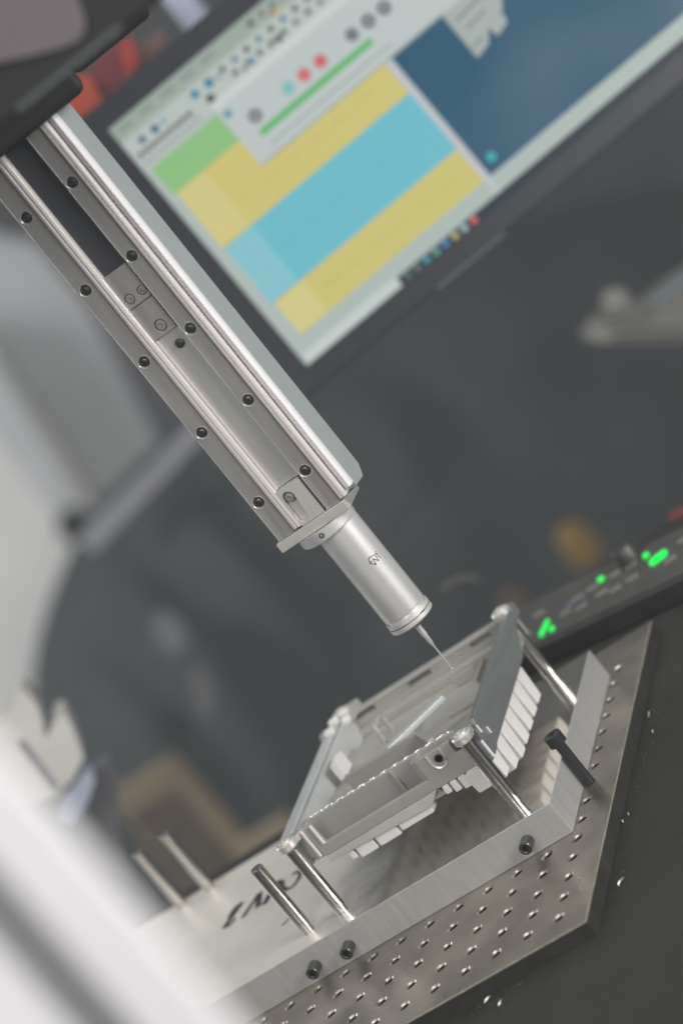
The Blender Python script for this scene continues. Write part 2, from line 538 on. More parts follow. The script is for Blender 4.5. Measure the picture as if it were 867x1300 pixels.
for k in range(N + 1):
    x = -180 + (-52 + 180) * k / N
    pts.append((x, 163.6 + 0.5 * math.sin(x * 0.62), 88.1 + 0.25 * math.sin(x * 0.62 + 1)))
tube(bm, pts, 0.55, 6)
for k in range(14):
    x = -176 + k * 9.4
    lathe(bm, (x, 163.4, 87.9), (0, 0, 1), [(0, -0.9), (0.75, -0.4), (0.95, 0.3), (0.7, 0.9), (0, 1.2)], 8)
cast('gasket_bead', bm, 'silver', 0)
# interior partitions
bm = BM(); box(bm, -156, -91.5, 200, 204.5, 66.2, 88); cast('partition', bm)
bm = BM(); prism(bm, [(-91.4, 200, 66.2), (-91.4, 204.5, 66.2), (-70, 175, 66.2), (-73, 169, 66.2)], (0, 0, 21.6)); cast('partition', bm)
bm = BM()
P = [(-122, 211, 66.2), (-80, 248, 66.2), (-74.5, 241, 66.2), (-116.5, 204.8, 66.2)]
P = [(x, y, 84.2) for x, y, z in P]
prism(bm, P, (0, 0, 3.8)); cast('sloped_web', bm, 'flange', 0.5)
bm = BM(); prism(bm, [(-186, 217, 66.1), (-160, 217, 66.1), (-150, 232, 66.1), (-120, 262, 66.1), (-118, 296, 66.1), (-186, 296, 66.1)], (0, 0, 6)); cast('raised_pad', bm)
bm = BM(); box(bm, -178, -172, 236, 256, 75.5, 88.6); cast('end_block', bm, 'fin', 0.5, 'bright square block on the left wall')
bm = BM(); tube(bm, [(-146, 268, 66), (-146, 268, 82), (-146, 271, 85.5), (-145, 282, 86.5), (-144, 286, 84), (-144, 287, 72)], 2.0, 8)
tube(bm, [(-144, 270, 73), (-138, 262, 72), (-132, 250, 71)], 1.6, 8); cast('wire_clip', bm, 'cast', 0)
for q in ((-88, -61, 254, 256.5, 66.1, 69.5), (-70, -68, 290, 325, 66.1, 70), (-92, -72, 308, 311, 66.1, 74)):
    bm = BM(); box(bm, *q); cast('floor_rib', bm)
bm = BM(); box(bm, -60, -36, 225, 300, 66.1, 67.6); cast('raised_pad', bm)
# corner lugs with slotted screw heads
for i, (x, y) in enumerate(((-34.8, 136), (-190.2, 136), (-37.5, 333), (-190.2, 333))):
    bm = BM()
    lathe(bm, (x, y, 86.1), (0, 0, 1), [(0, 0), (7.4, 0), (7.7, 0.5), (7.7, 5.0), (7.0, 5.8), (0, 5.8)], 28)
    lug = cast('corner_lug', bm, 'silver', 0)
    bm = BM()
    hex_screw(bm, (x, y, 91.8), (0, 0, 1), 4.6, 1.3, 2.0, 1.0)
    finish('lug_screw', bm, M['bracket'], lug)
    bm = BM()
    if i == 0: prism(bm, [(-42, 138, 84), (-31, 138, 84), (-31, 150, 84), (-49, 150, 84)], (0, 0, 5.4))
    elif i == 1: prism(bm, [(-196.5, 139, 85), (-184, 139, 85), (-179, 149, 85), (-200, 152, 85)], (0, 0, 4.8))
    elif i == 2: prism(bm, [(-46, 331, 82), (-31, 331, 82), (-31, 345, 82), (-48, 345, 82)], (0, 0, 7))
    else: prism(bm, [(-197, 325, 82), (-182, 325, 82), (-178, 345, 82), (-198, 345, 82)], (0, 0, 8))
    cast('lug_arm', bm)
for (x, y, z) in ((-192, 300, 89.3), (-193, 318, 89.3), (-186, 322, 84)):
    bm = BM(); box(bm, x - 3.5, x + 3.5, y - 3.5, y + 3.5, z, z + 5); cast('rim_stud', bm, 'fin', 1)
bm = BM(); box(bm, -214, -201.6, 322, 333, 80, 86); cast('outer_ear', bm, 'cast', 1.5)
# pin fins under the floor: the right-hand and front rows show singly
def pin(x0, x1, y0, y1, z):
    bm = BM(); box(bm, x0, x1, y0, y1, z, 62.3)
    for v in bm.verts:
        if v.co.z < z + 1:
            v.co.y += 2.5 if v.co.y < (y0 + y1) / 2 else -2.3
            v.co.x += 1.2 if v.co.x < (x0 + x1) / 2 else -0.5
    return finish('pin_fin', bm, M['fin'], tr, bevel=1.2)
yb = [284.5 - 20.6 * k for k in range(7)]
first = None
for k, yy in enumerate(yb):
    z = 36.5 if k < 5 else (39.5 if k == 5 else 45)
    y0, y1 = yy - 19.0, yy
    if k == 6: y0, y1 = 142.6, 160.0
    if first is None: first = pin(-57, -31.2, y0, y1, z)
    elif k < 5: copy_part(first, (0, -20.6 * k, 0), tr)
    else: pin(-57, -31.2, y0, y1, z)
for (x0, x1, z) in ((-54, -38.5, 51.5), (-61.5, -55.8, 53), (-68.5, -63, 54.5), (-75, -70, 56.5),
                    (-119, -91, 50.5), (-139.5, -121, 49), (-156.5, -141.5, 49), (-163, -158.3, 51)):
    if x0 > -80: bm = BM(); box(bm, x0, x1, 144.6, 158, z, 63.4)
    else: bm = BM(); box(bm, x0, x1, 145.5, 158, z, 58.9 if x0 < -120 else 56.5)
    finish('pin_fin', bm, M['fin'], tr, bevel=0.9)
pf = pin(-77.6, -59, 163.5, 181.2, 50)
for i in range(6):
    for j in range(7):
        if i or j: copy_part(pf, (-20.6 * i, 20.6 * j, 0), tr)

# ------------------------------------------------------------------ linear axis
ax_ = thing('linear_axis', 'grey vertical linear axis with two bright guide rails and rows of dark screws', 'machine axis', (-17, 156, 262))
A_ = lambda name, bm, mat, bev=0.4, label=None: finish(name, bm, M[mat], ax_, bevel=bev, label=label)
ZTOP = 770
to_f = lambda Y: (lambda x, z: (x, Y, z))
bm = BM(); box(bm, -49.5, 8.0, 147.2, 173, 270, ZTOP); A_('axis_body', bm, 'axisgrey')
screws_z = [298.9 + 59.6 * k for k in range(6)]
bm = BM(); holed(bm, [(-50, 269.3), (-36.8, 269.3), (-36.8, ZTOP), (-50, ZTOP)], [circle2(-43.9, z, 3.7) for z in screws_z], to_f(140), (0, 7, 0)); A_('flange', bm, 'axisgrey', 0.5)
bm = BM(); holed(bm, [(-8.8, 269.3), (2.4, 269.3), (2.4, ZTOP), (-8.8, ZTOP)], [circle2(-3.6, z, 3.7) for z in screws_z], to_f(140), (0, 7, 0)); A_('flange', bm, 'axisgrey', 0.5)
s0 = None
for x in (-43.9, -3.6):
    for z in screws_z:
        if s0 is None:
            bm = BM(); lathe(bm, (x, 145, z), (0, -1, 0), [(3.45, 0), (3.45, 4.2), (3.1, 5.1), (2.0, 5.9), (1.6, 5.95), (1.4, 4.6), (0, 4.6)], 20)
            s0 = A_('button_screw', bm, 'screw', 0); base0 = (x, z)
            finish('screw_seat', lathe(BM(), (x, 140, z), (0, -1, 0), [(3.55, -1.2), (4.25, 0.05), (4.45, 0.25), (4.6, 0.02), (3.6, -1.3)], 24), M['rail'], s0)
        else: copy_part(s0, (x - base0[0], 0, z - base0[1]), ax_)
def guide(x0, x1):
    bm = BM()
    n = 4
    prof = [(x0, 147), (x0, 139.6), (x0 + 0.6, 138.6), (x0 + (x1 - x0) * .36, 138.2), (x0 + (x1 - x0) * .46, 139.5), (x0 + (x1 - x0) * .54, 139.5), (x0 + (x1 - x0) * .64, 138.2), (x1 - 0.6, 138.6), (x1, 139.6), (x1, 147)]
    prism(bm, [(x, y, 270.5) for x, y in prof], (0, 0, ZTOP - 270.5)); return A_('guide_rail', bm, 'rail', 0)
guide(-36.4, -29.4); guide(3.0, 9.0)
bm = BM(); prism(bm, [(10.1, 141.2, 273.5), (13.6, 140.2, 273.5), (15.4, 142.2, 273.5), (15.4, 146.8, 273.5), (10.1, 147.1, 273.5)], (0, 0, ZTOP - 273.5)); A_('edge_trim', bm, 'trim', 0.3, 'white edge strip')
bm = BM(); prism(bm, [(8.1, 147.3, 271), (15.5, 147.0, 272), (15.5, 166, 268), (15.5, 173.5, 276), (8.1, 173.5, 276)], (0, 0, 1))
bm.free(); bm = BM()
prism(bm, [(8.1, 147.2, 270), (8.1, 147.2, ZTOP), (8.1, 173.6, ZTOP), (8.1, 173.6, 276), (8.1, 166, 268.5)], (7.4, 0, 0)); A_('side_cover', bm, 'axiscover', 1.2, 'flat grey side cover')
bm = BM(); box(bm, -29.2, -8.9, 143.8, 147.1, 298.4, 424.2); A_('trough_plate', bm, 'trough', 0.3)
bm = BM(); box(bm, -29.0, -27.6, 140.6, 143.7, 298.5, 424); A_('trough_lip', bm, 'rail', 0.3)
bm = BM(); lathe(bm, (-17.3, 143.9, 414), (0, -1, 0), [(3.3, 0), (3.3, 1.2), (2.6, 2.0), (1.5, 2.2), (1.3, 1.2), (0, 1.2)], 20); A_('button_screw', bm, 'screw', 0)
bm = BM(); box(bm, -29.0, -10.2, 143.2, 147.1, 477.4, ZTOP); A_('belt', bm, 'belt', 0.2, 'dark strip between the rails')
def blockpart(z0, z1, screws):
    bm = BM(); holed(bm, [(-28.9, z0), (-10.4, z0), (-10.4, z1), (-28.9, z1)], [circle2(x, z, r) for x, z, r in screws], to_f(141.2), (0, 3, 0))
    box(bm, -28.6, -10.7, 144.3, 147.1, z0 + .3, z1 - .3)
    b = A_('clamp_block', bm, 'axisgrey', 0.35)
    for x, z, r in screws:
        bm = BM(); lathe(bm, (x, 144.2, z), (0, -1, 0), [(r * .92, 0), (r * .92, 1.6), (r * .8, 2.4), (r * .42, 2.5), (r * .3, 1.4), (0, 1.4)], 20)
        finish('block_screw', bm, M['axisgrey'], b)
blockpart(450.4, 477.0, [(-24.3, 456.2, 3.6), (-13.9, 456.2, 3.3)])
blockpart(424.6, 449.8, [(-19, 430.9, 4.2)])
bm = BM(); holed(bm, [(-29.6, 298.1), (-10.9, 298.1), (-10.9, 269.4), (-29.6, 269.4)], [stadium(-24.2, 290.6, -25.4, 275.2, 4.3)], to_f(138.6), (0, 4.6, 0))
box(bm, -29.3, -11.2, 143.3, 147.1, 269.6, 297.9); A_('end_bracket', bm, 'bracket', 0.3, 'pale bracket with a long slot')
bm = BM(); lathe(bm, (-24.3, 143.2, 290.0), (0, -1, 0), [(4.0, 0), (4.0, 1.6), (3.3, 1.8), (3.1, 3.2), (2.5, 3.8), (1.5, 3.9), (1.3, 2.4), (0, 2.4)], 22); A_('bracket_screw', bm, 'axisgrey', 0)
bm = BM(); box(bm, -52.6, 5.0, 137.2, 172, 261.9, 269.0); A_('end_cap', bm, 'bracket', 0.5)
bm = BM(); prism(bm, [(5.1, 140, 269.2), (12, 144, 269.2), (10, 146, 265), (5.1, 143, 263)], (0, 14, 0)); A_('cap_corner', bm, 'silver', 0.5)

# ------------------------------------------------------------------ measuring probe
pb = thing('probe', 'satin silver cylindrical probe with a fine needle stylus, pointing down at the tray', 'probe', (-18, 156, 262))
PX, PY = -18.0, 156.0
down = (0, 0, -1)
L_ = lambda name, prof, mat, n=64, label=None, cx=PX, cy=PY: finish(name, lathe(BM(), (cx, cy, 0), (0, 0, 1), prof, n), M[mat], pb, label=label)
L_('collar', [(0, 253.6), (20.4, 253.6), (21.4, 254.4), (21.6, 261.5), (0, 261.5)], 'silver', cx=-23.0, cy=155)
L_('barrel', [(0, 255), (16.0, 255), (16.0, 180.6), (15.4, 180.0), (14.4, 180.0), (14.4, 178.2), (0, 178.2)], 'silver', 72)
L_('end_ring', [(0, 178.1), (16.6, 178.1), (16.7, 175.0), (14.6, 175.0), (14.6, 174.1), (0, 174.1)], 'ring', 72)
L_('end_ring', [(0, 174.0), (16.7, 174.0), (16.7, 171.2), (15.6, 170.2), (6.4, 169.9), (0, 169.9)], 'ring', 72)
L_('nose_cone', [(0, 169.8), (6.3, 169.8), (5.6, 168.6), (2.6, 165.6), (2.2, 165.2), (0, 165.2)], 'axisgrey', 32)
st = L_('stylus', [(0, 165.4), (2.05, 165.4), (2.0, 157.2), (1.65, 156.8), (1.6, 151.5), (0.8, 147.5), (0.62, 146.5), (0.55, 133), (0.40, 127.0), (0, 126.9)], 'silver', 16)
finish('stylus_tip', lathe(BM(), (PX, PY, 126.9), (0, 0, 1), [(0, -.5), (.3, -.4), (.48, 0), (.3, .4), (0, .5)], 10), M['steel'], st)
bm = BM(); lathe(bm, (-20.8, 134.6, 258.2), (0, -1, 0), [(1.9, 0), (1.9, 1.4), (1.0, 1.4), (0.8, .5), (0, .5)], 14)
finish('set_screw', bm, M['screw'], pb)
# small printed emblem on the barrel
view = math.atan2(-1457.8 - PY, 695.4 - PX)
bm = BM()
def bar(a0, z0, a1, z1, wd=0.55):
    n = 6
    rad = 16.06
    rows = []
    dz, da = z1 - z0, (a1 - a0) * 16
    ln = math.hypot(dz, da) or 1
    oz, oa = da / ln * wd / 2, -dz / ln * wd / 2 / 16
    for k in range(n + 1):
        t = k / n
        row = []
        for s in (-1, 1):
            a = view + a0 + (a1 - a0) * t + oa * s
            row.append(bm.verts.new((PX + rad * math.cos(a), PY + rad * math.sin(a), z0 + dz * t + oz * s)))
        rows.append(row)
    for k in range(n):
        bm.faces.new((rows[k][0], rows[k][1], rows[k + 1][1], rows[k + 1][0]))
def E_(u, v): return (0.37 + u / 16, 222.4 + v)
for (a, b) in (((-4.5, 0.2), (-3.0, 3.4)), ((-3.0, 3.4), (1.2, 2.6)), ((-4.5, 0.2), (-1.6, -3.2)), ((-4.5, .2), (-2.4, .6)), ((-1.6, -3.2), (-.9, 1.2)),
               ((-0.9, 1.2), (1.4, -2.6)), ((1.4, -2.6), (1.9, 2.6)), ((1.9, 2.6), (4.0, 1.8)), ((2.6, -.4), (4.0, 1.8)), ((3.2, -1.6), (4.6, -1.2)), ((3.4, 3.2), (4.4, 3.4))):
    bar(*E_(*a), *E_(*b))
finish('printed_emblem', bm, M['ink'], pb)
for da, z in ((-0.52, 179.2), (0.28, 180.6), (0.62, 179)):
    bm = BM(); a = view + da
    box(bm, -1.1, 1.1, -.25, .25, -.7, .7)
    bmesh.ops.rotate(bm, verts=bm.verts, matrix=Matrix.Rotation(a + math.pi / 2, 3, 'Z'), cent=(0, 0, 0))
    bmesh.ops.translate(bm, verts=bm.verts, vec=(PX + 15.95 * math.cos(a), PY + 15.95 * math.sin(a), z - 4.2))
    finish('index_mark', bm, M['ink'], pb)

# ------------------------------------------------------------------ machine head and grey panel above
M['headblack'] = material('head_black', (0.011, 0.0115, 0.011), 0.6, 0, spec=0.2)
M['panelgrey'] = material('panel_grey', (0.085, 0.072, 0.08), 0.6, 0, spec=0.2)
hd = thing('machine_head', 'black machine housing that the grey axis runs up into', 'machine head', (-17, 150, 578))
bm = BM()
p0 = Vector((-17, 112, 577.5))
obox(bm, p0 - rt * 420, rt * 488, fw * 220, (0, 0, 330))
finish('housing', bm, M['headblack'], hd, bevel=6)
bm = BM(); obox(bm, p0 + rt * 68.5 + fw * 10 + Vector((0, 0, 10)), rt * 60, fw * 150, (0, 0, 250)); finish('housing_step', bm, M['headblack'], hd, bevel=4)
bm = BM(); obox(bm, p0 - rt * 70 + fw * -6 + Vector((0, 0, -3)), rt * 24, fw * 5.5, (0, 0, 12)); finish('seal_lip', bm, M['headblack'], hd, bevel=2)
p1 = Vector((150, -200, 597))
hc = thing('head_cover', 'black front cover with a plain mauve grey panel in the top left corner', 'machine cover', p1)
bm = BM(); obox(bm, p1 - rt * 200, rt * 290, fw * 190, (0, 0, 160)); finish('cover_body', bm, M['headblack'], hc, bevel=5)
M['edgegreen'] = material('cover_edge_highlight', (0.035, 0.045, 0.042), 0.4, 0)
bm = BM(); obox(bm, p1 - rt * 3 + fw * -0.9 + Vector((0, 0, 1)), rt * 66, fw * 0.6, (0, 0, 3)); finish('edge_highlight', bm, M['edgegreen'], hc)  # highlight along the lower edge, built as a paler strip
def plane_pt(px, py, P0):
    v = ray(px, py); t = (P0 - CAM).dot(fw) / v.dot(fw); return CAM + v * t
bm = BM()
pts = [(-60, -60), (-60, 92), (0, 80), (45, 71), (84, 60), (100, 52), (108, 40), (109, 25), (104, 10), (96, -6), (70, -60)]
prism(bm, [plane_pt(x, y, p1 - fw * 4) for x, y in pts], fw * 3.6)
finish('front_panel', bm, M['panelgrey'], hc, bevel=1)

# ------------------------------------------------------------------ monitor
D_MON = 2350.0
K = D_MON / FOC
cu = AX * math.cos(R_(40)) + AY * math.sin(R_(40))
cv = AX * math.sin(R_(40)) - AY * math.cos(R_(40))
O_M = at(138, 165, D_MON)
def uv(u, v, lift=0.0): return O_M + cu * (u * K) + cv * (v * K) - AF * lift
mon = thing('monitor', 'wide computer monitor showing coloured table rows, a dialog box and a teal desktop', 'monitor', uv(330, 420))
bm = BM()
prism(bm, [uv(-40, -32, -28), uv(722, -32, -28), uv(722, 421, -28), uv(-40, 421, -28)], -AF * 26)
finish('back_shell', bm, M['bezel'], mon, bevel=3)
bm = BM()
def frame_loop(L): return L
holed(bm, [(-40, -32), (722, -32), (722, 421), (-40, 421)], [[(0, 0), (682, 0), (682, 392), (0, 392)]], lambda u, v: uv(u, v, -1.9), -AF * 6)
finish('bezel', bm, M['bezel'], mon, bevel=1.5)
M['bezelsheen'] = material('bezel_highlight', (0.10, 0.10, 0.13), 0.25, 0.2)
bm = BM(); tube(bm, [uv(190, 423, 3), uv(300, 424, 3)], 2.0, 8); finish('bezel_highlight', bm, M['bezelsheen'], mon)  # reflected streak on the bezel, built as a paler tube
EM = {}
def emis(r, g, b):
    k = (r, g, b)
    if k not in EM:
        EM[k] = material('screen_%d_%d_%d' % k, (0.008, 0.008, 0.009), 0.3, 0, emit=srgb(r, g, b), estr=0.84, spec=0.06)
    return EM[k]
LV = [0]
scr = None
def rect(name, u0, u1, v0, v1, col, lift, poly=None):
    bm = BM()
    P = poly or [(u0, v0), (u1, v0), (u1, v1), (u0, v1)]
    bm.faces.new([bm.verts.new(uv(u, v, lift)) for u, v in P])
    o = finish(name, bm, emis(*col), scr or mon)
    return o
def disc(name, u, v, r, col, lift):
    return rect(name, 0, 0, 0, 0, col, lift, [(u + r * math.cos(2 * math.pi * k / 14), v + r * math.sin(2 * math.pi * k / 14)) for k in range(14)])
scr = rect('screen', 0, 682, 0, 391, (178, 190, 184), 0)
rect('title_bar', 0, 682, 0, 24, (158, 172, 163), .3)
rect('tool_bar', 3, 330, 24, 70, (186, 196, 190), .3)
rect('green_cells', 10, 119, 73, 117, (142, 194, 130), .3)
rect('yellow_row', 14, 322, 117, 209, (208, 197, 118), .3)
rect('yellow_reflection', 14, 60, 119, 206, (213, 202, 134), .6)  # reflection over the left of the rows, painted as paler patches
rect('cyan_row', 16, 323, 209, 302, (108, 190, 203), .3)
rect('cyan_reflection', 16, 62, 211, 300, (136, 198, 209), .6)  # the same painted reflection on the cyan row
rect('yellow_row', 20, 328, 303, 356, (206, 196, 118), .3)
rect('yellow_reflection', 20, 66, 305, 354, (214, 205, 138), .6)
rect('pane_divider', 323, 333, 160, 378, (192, 198, 200), .6)
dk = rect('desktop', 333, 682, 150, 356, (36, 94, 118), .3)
mt = material('desktop_reflection', (0.008, 0.008, 0.009), 0.3, 0, emit=srgb(36, 94, 118), estr=0.84, spec=0.06)  # teal pane with a greyish reflection painted into its emission
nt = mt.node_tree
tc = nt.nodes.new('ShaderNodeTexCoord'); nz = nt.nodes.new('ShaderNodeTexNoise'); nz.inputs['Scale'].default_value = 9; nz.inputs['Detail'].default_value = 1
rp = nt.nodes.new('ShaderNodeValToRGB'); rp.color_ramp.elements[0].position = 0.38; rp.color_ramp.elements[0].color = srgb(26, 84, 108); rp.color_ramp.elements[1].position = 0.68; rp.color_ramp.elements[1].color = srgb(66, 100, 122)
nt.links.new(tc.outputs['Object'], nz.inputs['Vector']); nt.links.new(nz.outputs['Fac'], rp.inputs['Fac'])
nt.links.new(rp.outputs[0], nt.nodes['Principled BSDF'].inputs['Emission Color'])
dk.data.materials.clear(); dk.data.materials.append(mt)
rect('scroll_bar', 0, 682, 357, 378, (176, 190, 184), .6)
rect('window_foot', 4, 158, 376, 391, (198, 208, 204), .8)
rect('task_bar', 159, 682, 379, 391.5, (44, 54, 64), .8)
disc('desktop_icon', 350, 338, 6.5, (60, 175, 180), .8)
# drawing of a pale machine on the desktop
for P in ([(418, 150), (505, 150), (505, 172), (480, 205), (452, 210), (440, 226), (417, 231), (417, 170)],
          [(505, 150), (512, 165), (512, 185), (498, 190), (498, 160)], [(452, 210), (478, 206), (476, 220), (455, 226)]):
    rect('drawing', 0, 0, 0, 0, (168, 178, 174), .8, P)
for P in ([(425, 176), (470, 172), (470, 175), (425, 179)], [(430, 192), (464, 189), (464, 192), (430, 195)], [(421, 215), (440, 213), (440, 216), (421, 218)]):
    rect('drawing_line', 0, 0, 0, 0, (110, 124, 124), 1.0, P)
rect('dialog_box', 119, 470, 62, 160, (190, 200, 198), 1.0)
rect('dialog_title', 119, 470, 58, 70, (206, 213, 210), 1.2)
rect('dialog_rule', 146, 345, 145, 147.5, (150, 164, 160), 1.3)
rect('dialog_rule', 119, 420, 158, 161, (160, 172, 170), 1.3)
rect('progress_bar', 145, 329, 123.5, 132, (84, 182, 98), 1.4)
for u, c in ((154, (96, 108, 108)), (209, (132, 190, 190)), (235, (210, 112, 116)), (262, (208, 104, 110)), (314, (112, 122, 120)), (341, (84, 96, 96)), (367, (84, 96, 96))):
    disc('dialog_button', u, 106, 9, c, 1.4)
for u in (154, 341, 367): disc('button_dot', u, 106, 3, (200, 206, 204), 1.6)
disc('dialog_icon', 129, 82, 5, (30, 140, 160), 1.4)
for u, v, r, c in ((25, 37, 5, (40, 96, 120)), (46, 37, 5.5, (42, 92, 124)), (60, 36, 4, (120, 168, 190)), (113, 36, 6, (58, 132, 164)), (136, 36, 6.5, (52, 128, 164)), (125, 53, 6, (44, 70, 84)), (150, 38, 4, (140, 160, 168)),
                   (240, 50, 5, (56, 66, 70)), (226, 50, 3, (90, 100, 100)), (195, 50, 5, (92, 132, 178)), (182, 52, 3, (90, 100, 100)), (255, 20, 4, (170, 110, 90)), (262, 20, 4, (190, 180, 100)), (290, 18, 4, (96, 106, 104)), (318, 40, 4, (120, 128, 124)), (345, 20, 4, (100, 110, 108))):
    disc('tool_icon', u, v, r, c, .8)
for k in range(9): disc('tool_icon', 11 + k * 10, 51, 3.6, (40, 50, 52), .8)
for k in range(10): disc('tool_icon', 11 + k * 9.5, 63, 2.2, (96, 108, 108), .8)
for k in range(16): disc('tool_icon', 160 + k * 10, 34 + (k % 2) * 14, 4.2, ((66, 78, 82), (112, 124, 126), (70, 120, 156), (90, 100, 100))[(k * 7) % 4], .8)
for k in range(12): disc('tool_icon', 225 + k * 18, 12, 4.6, ((76, 88, 88), (120, 130, 128), (104, 128, 140), (150, 140, 110))[k % 4], .8)
for k in range(5): rect('menu_word', 8 + k * 34, 8 + k * 34 + 22, 9, 13, (128, 142, 136), .8)
for k in range(6): rect('cell_text', 70 + k * 38, 70 + k * 38 + 20 + (k * 7) % 9, 176, 179, (199, 188, 112), .7)
for k in range(6): rect('cell_text', 76 + k * 38, 76 + k * 38 + 18 + (k * 5) % 11, 254, 257, (103, 182, 196), .7)
for k in range(6): rect('cell_text', 82 + k * 38, 82 + k * 38 + 22 + (k * 3) % 9, 328, 331, (198, 188, 112), .7)
for k in range(8): disc('tool_icon', 150 + k * 11, 60, 2.4, (120, 132, 132), .8)
for k, c in enumerate(((96, 108, 112), (104, 116, 118), (70, 160, 176), (110, 168, 150), (72, 142, 190), (186, 180, 120), (168, 190, 204), (222, 110, 108))):
    disc('task_icon', 172 + k * 15.6, 385.5, 4.6, c, 1.0)
bm = BM(); obox(bm, uv(300, 160, -28.5), cu * 70, cv * 70, AF * 120); finish('mount_arm', bm, M['bezel'], mon, bevel=2)

# ------------------------------------------------------------------ control console with green lights
CO = Vector((-89.4, 475.5, -12)); cd_ = Vector((0.956, -0.293, 0)).normalized(); cn = Vector((-cd_.y, cd_.x, 0))
H1, H2, DEP = 19.0, 30.0, 74.0
con = thing('control_console', 'low black control box with lit green lamps, lying behind the fixture', 'console', CO + cd_ * 60)
M['console'] = material('console_black', (0.022, 0.022, 0.021), 0.42, 0, var=0.3, vscale=40)
M['consoletop'] = material('console_top', (0.034, 0.034, 0.032), 0.5, 0, var=0.3, vscale=60)
bm = BM()
prof = [(0, 0.05), (0, H1), (DEP, H2), (DEP, 0.05)]
prism(bm, [CO - cd_ * 110 + cn * a + Vector((0, 0, b)) for a, b in prof], cd_ * 420); finish('console_body', bm, M['console'], con, bevel=2.5)
def ct(u, n_, lift=0.0): return CO + cd_ * u + cn * n_ + Vector((0, 0, H1 + (H2 - H1) * n_ / DEP + lift))
bm = BM(); prism(bm, [ct(-100, 4, .3), ct(300, 4, .3), ct(300, 70, .3), ct(-100, 70, .3)], (0, 0, .8)); finish('top_panel', bm, M['consoletop'], con)
M['led'] = material('green_lamp', (0.0, 0.1, 0.02), 0.4, emit=(0.0, 0.78, 0.07, 1), estr=1.4)
M['button'] = material('console_button', (0.13, 0.125, 0.115), 0.35)
def lampbar(name, a, b, r, mat, h=2.0):
    bm = BM()
    a2, b2 = Vector(a), Vector(b)
    P = stadium(a2.x, a2.y, b2.x, b2.y, r, 8)
    prism(bm, [ct(x, y, 1.15) for x, y in P], (0, 0, h)); return finish(name, bm, M[mat], con)
lampbar('green_lamp', (112.5, 39.7), (120, 43), 4.5, 'led'); lampbar('green_lamp', (99, 53.5), (99.6, 53.7), 2.5, 'led')
lampbar('green_lamp', (51.8, 51), (52.4, 51.2), 2.6, 'led')
lampbar('green_lamp', (0.5, 12), (2.2, 27), 1.6, 'led'); lampbar('green_lamp', (11.5, 13), (12, 13.2), 2.3, 'led')
for u, v in ((22, 27), (30, 40), (40, 24), (45, 44), (60, 30), (68, 48), (76, 26), (84, 50), (92, 30), (132, 30), (140, 50), (-20, 20), (-14, 44)):
    lampbar('console_button', (u - 3.5, v - 1), (u + 3.5, v + 1), 2.6, 'button', 1.6)
bm = BM(); lathe(bm, ct(80, 60, 1.1), (0, 0, 1), [(0, 0), (11, 0), (10, 12), (8.5, 14), (0, 14)], 24); finish('control_knob', bm, M['console'], con)
M['chrome'] = M['steel']
lampbar('key_switch', (24, 33), (38, 36), 3.2, 'bezelsheen', 2.5)

# ------------------------------------------------------------------ out-of-focus room behind
def ngon_solid(name, pts, depth, thick, mat, label, cat, bevel=0, root=None):
    P = [at(x, y, depth) for x, y in pts]
    bm = BM(); prism(bm, P, fw * thick)
    c = sum(P, Vector()) / len(P)
    if root is not None: return finish(name, bm, mat, root, bevel=bevel)
    return tag(finish(name, bm, mat, base=c, bevel=bevel), label, cat)

M['cloth'] = material('dark_fabric', (0.066, 0.075, 0.077), 0.95, 0, var=0.14, vscale=4, spec=0.15)
out = [(255, 535), (215, 575), (165, 622), (120, 672), (92, 722), (66, 785), (48, 845), (40, 910), (60, 1000), (110, 1110), (190, 1190), (330, 1230), (560, 1170), (760, 1040), (960, 900), (1060, 700), (1060, 400), (940, 230), (760, 260), (540, 330), (370, 420)]
def smooth_loop(L, it=2):
    for _ in range(it):
        Q = []
        for i in range(len(L)):
            a, b = L[i], L[(i + 1) % len(L)]
            Q += [(a[0] * .75 + b[0] * .25, a[1] * .75 + b[1] * .25), (a[0] * .25 + b[0] * .75, a[1] * .25 + b[1] * .75)]
        L = Q
    return L
loop = smooth_loop(out)
bm = BM()
cx, cy = 430, 760
rings = []
NR = 18
for k in range(NR):
    t = 1 - k / NR
    ring = []
    for (x, y) in loop:
        px_, py_ = cx + (x - cx) * t, cy + (y - cy) * t
        bulge = 420 * math.sqrt(max(0, 1 - t * t))
        lat = (px_ * 0.77 - py_ * 0.63); along = px_ * 0.63 + py_ * 0.77
        fold = noise.noise(Vector((lat * 0.016, along * 0.004, 3.0))) * 95 + noise.noise(Vector((lat * 0.04, along * 0.012, 9.0))) * 18
        ring.append(bm.verts.new(at(px_, py_, 6000 - bulge + fold * (1 - t ** 4))))
    rings.append(ring)
n = len(loop)
for A, B in zip(rings, rings[1:]):
    for k in range(n): bm.faces.new((A[k], A[(k + 1) % n], B[(k + 1) % n], B[k]))
bm.faces.new(rings[-1])
back = [bm.verts.new(v.co + fw * 220) for v in rings[0]]
for k in range(n): bm.faces.new((rings[0][k], back[k], back[(k + 1) % n], rings[0][(k + 1) % n]))
bm.faces.new(back[::-1])
tag(finish('fabric_cover', bm, M['cloth'], base=at(430, 1000, 6000), smooth=80), 'big rounded dark grey fabric shape with soft folds, blurred behind the probe', 'cover')
COVER = scene.objects['fabric_cover']
M['patch'] = material('pale_patch', (0.21, 0.22, 0.222), 0.9, 0, spec=0.1)
M['patch2'] = material('mauve_patch', (0.18, 0.172, 0.178), 0.9, 0, spec=0.1)

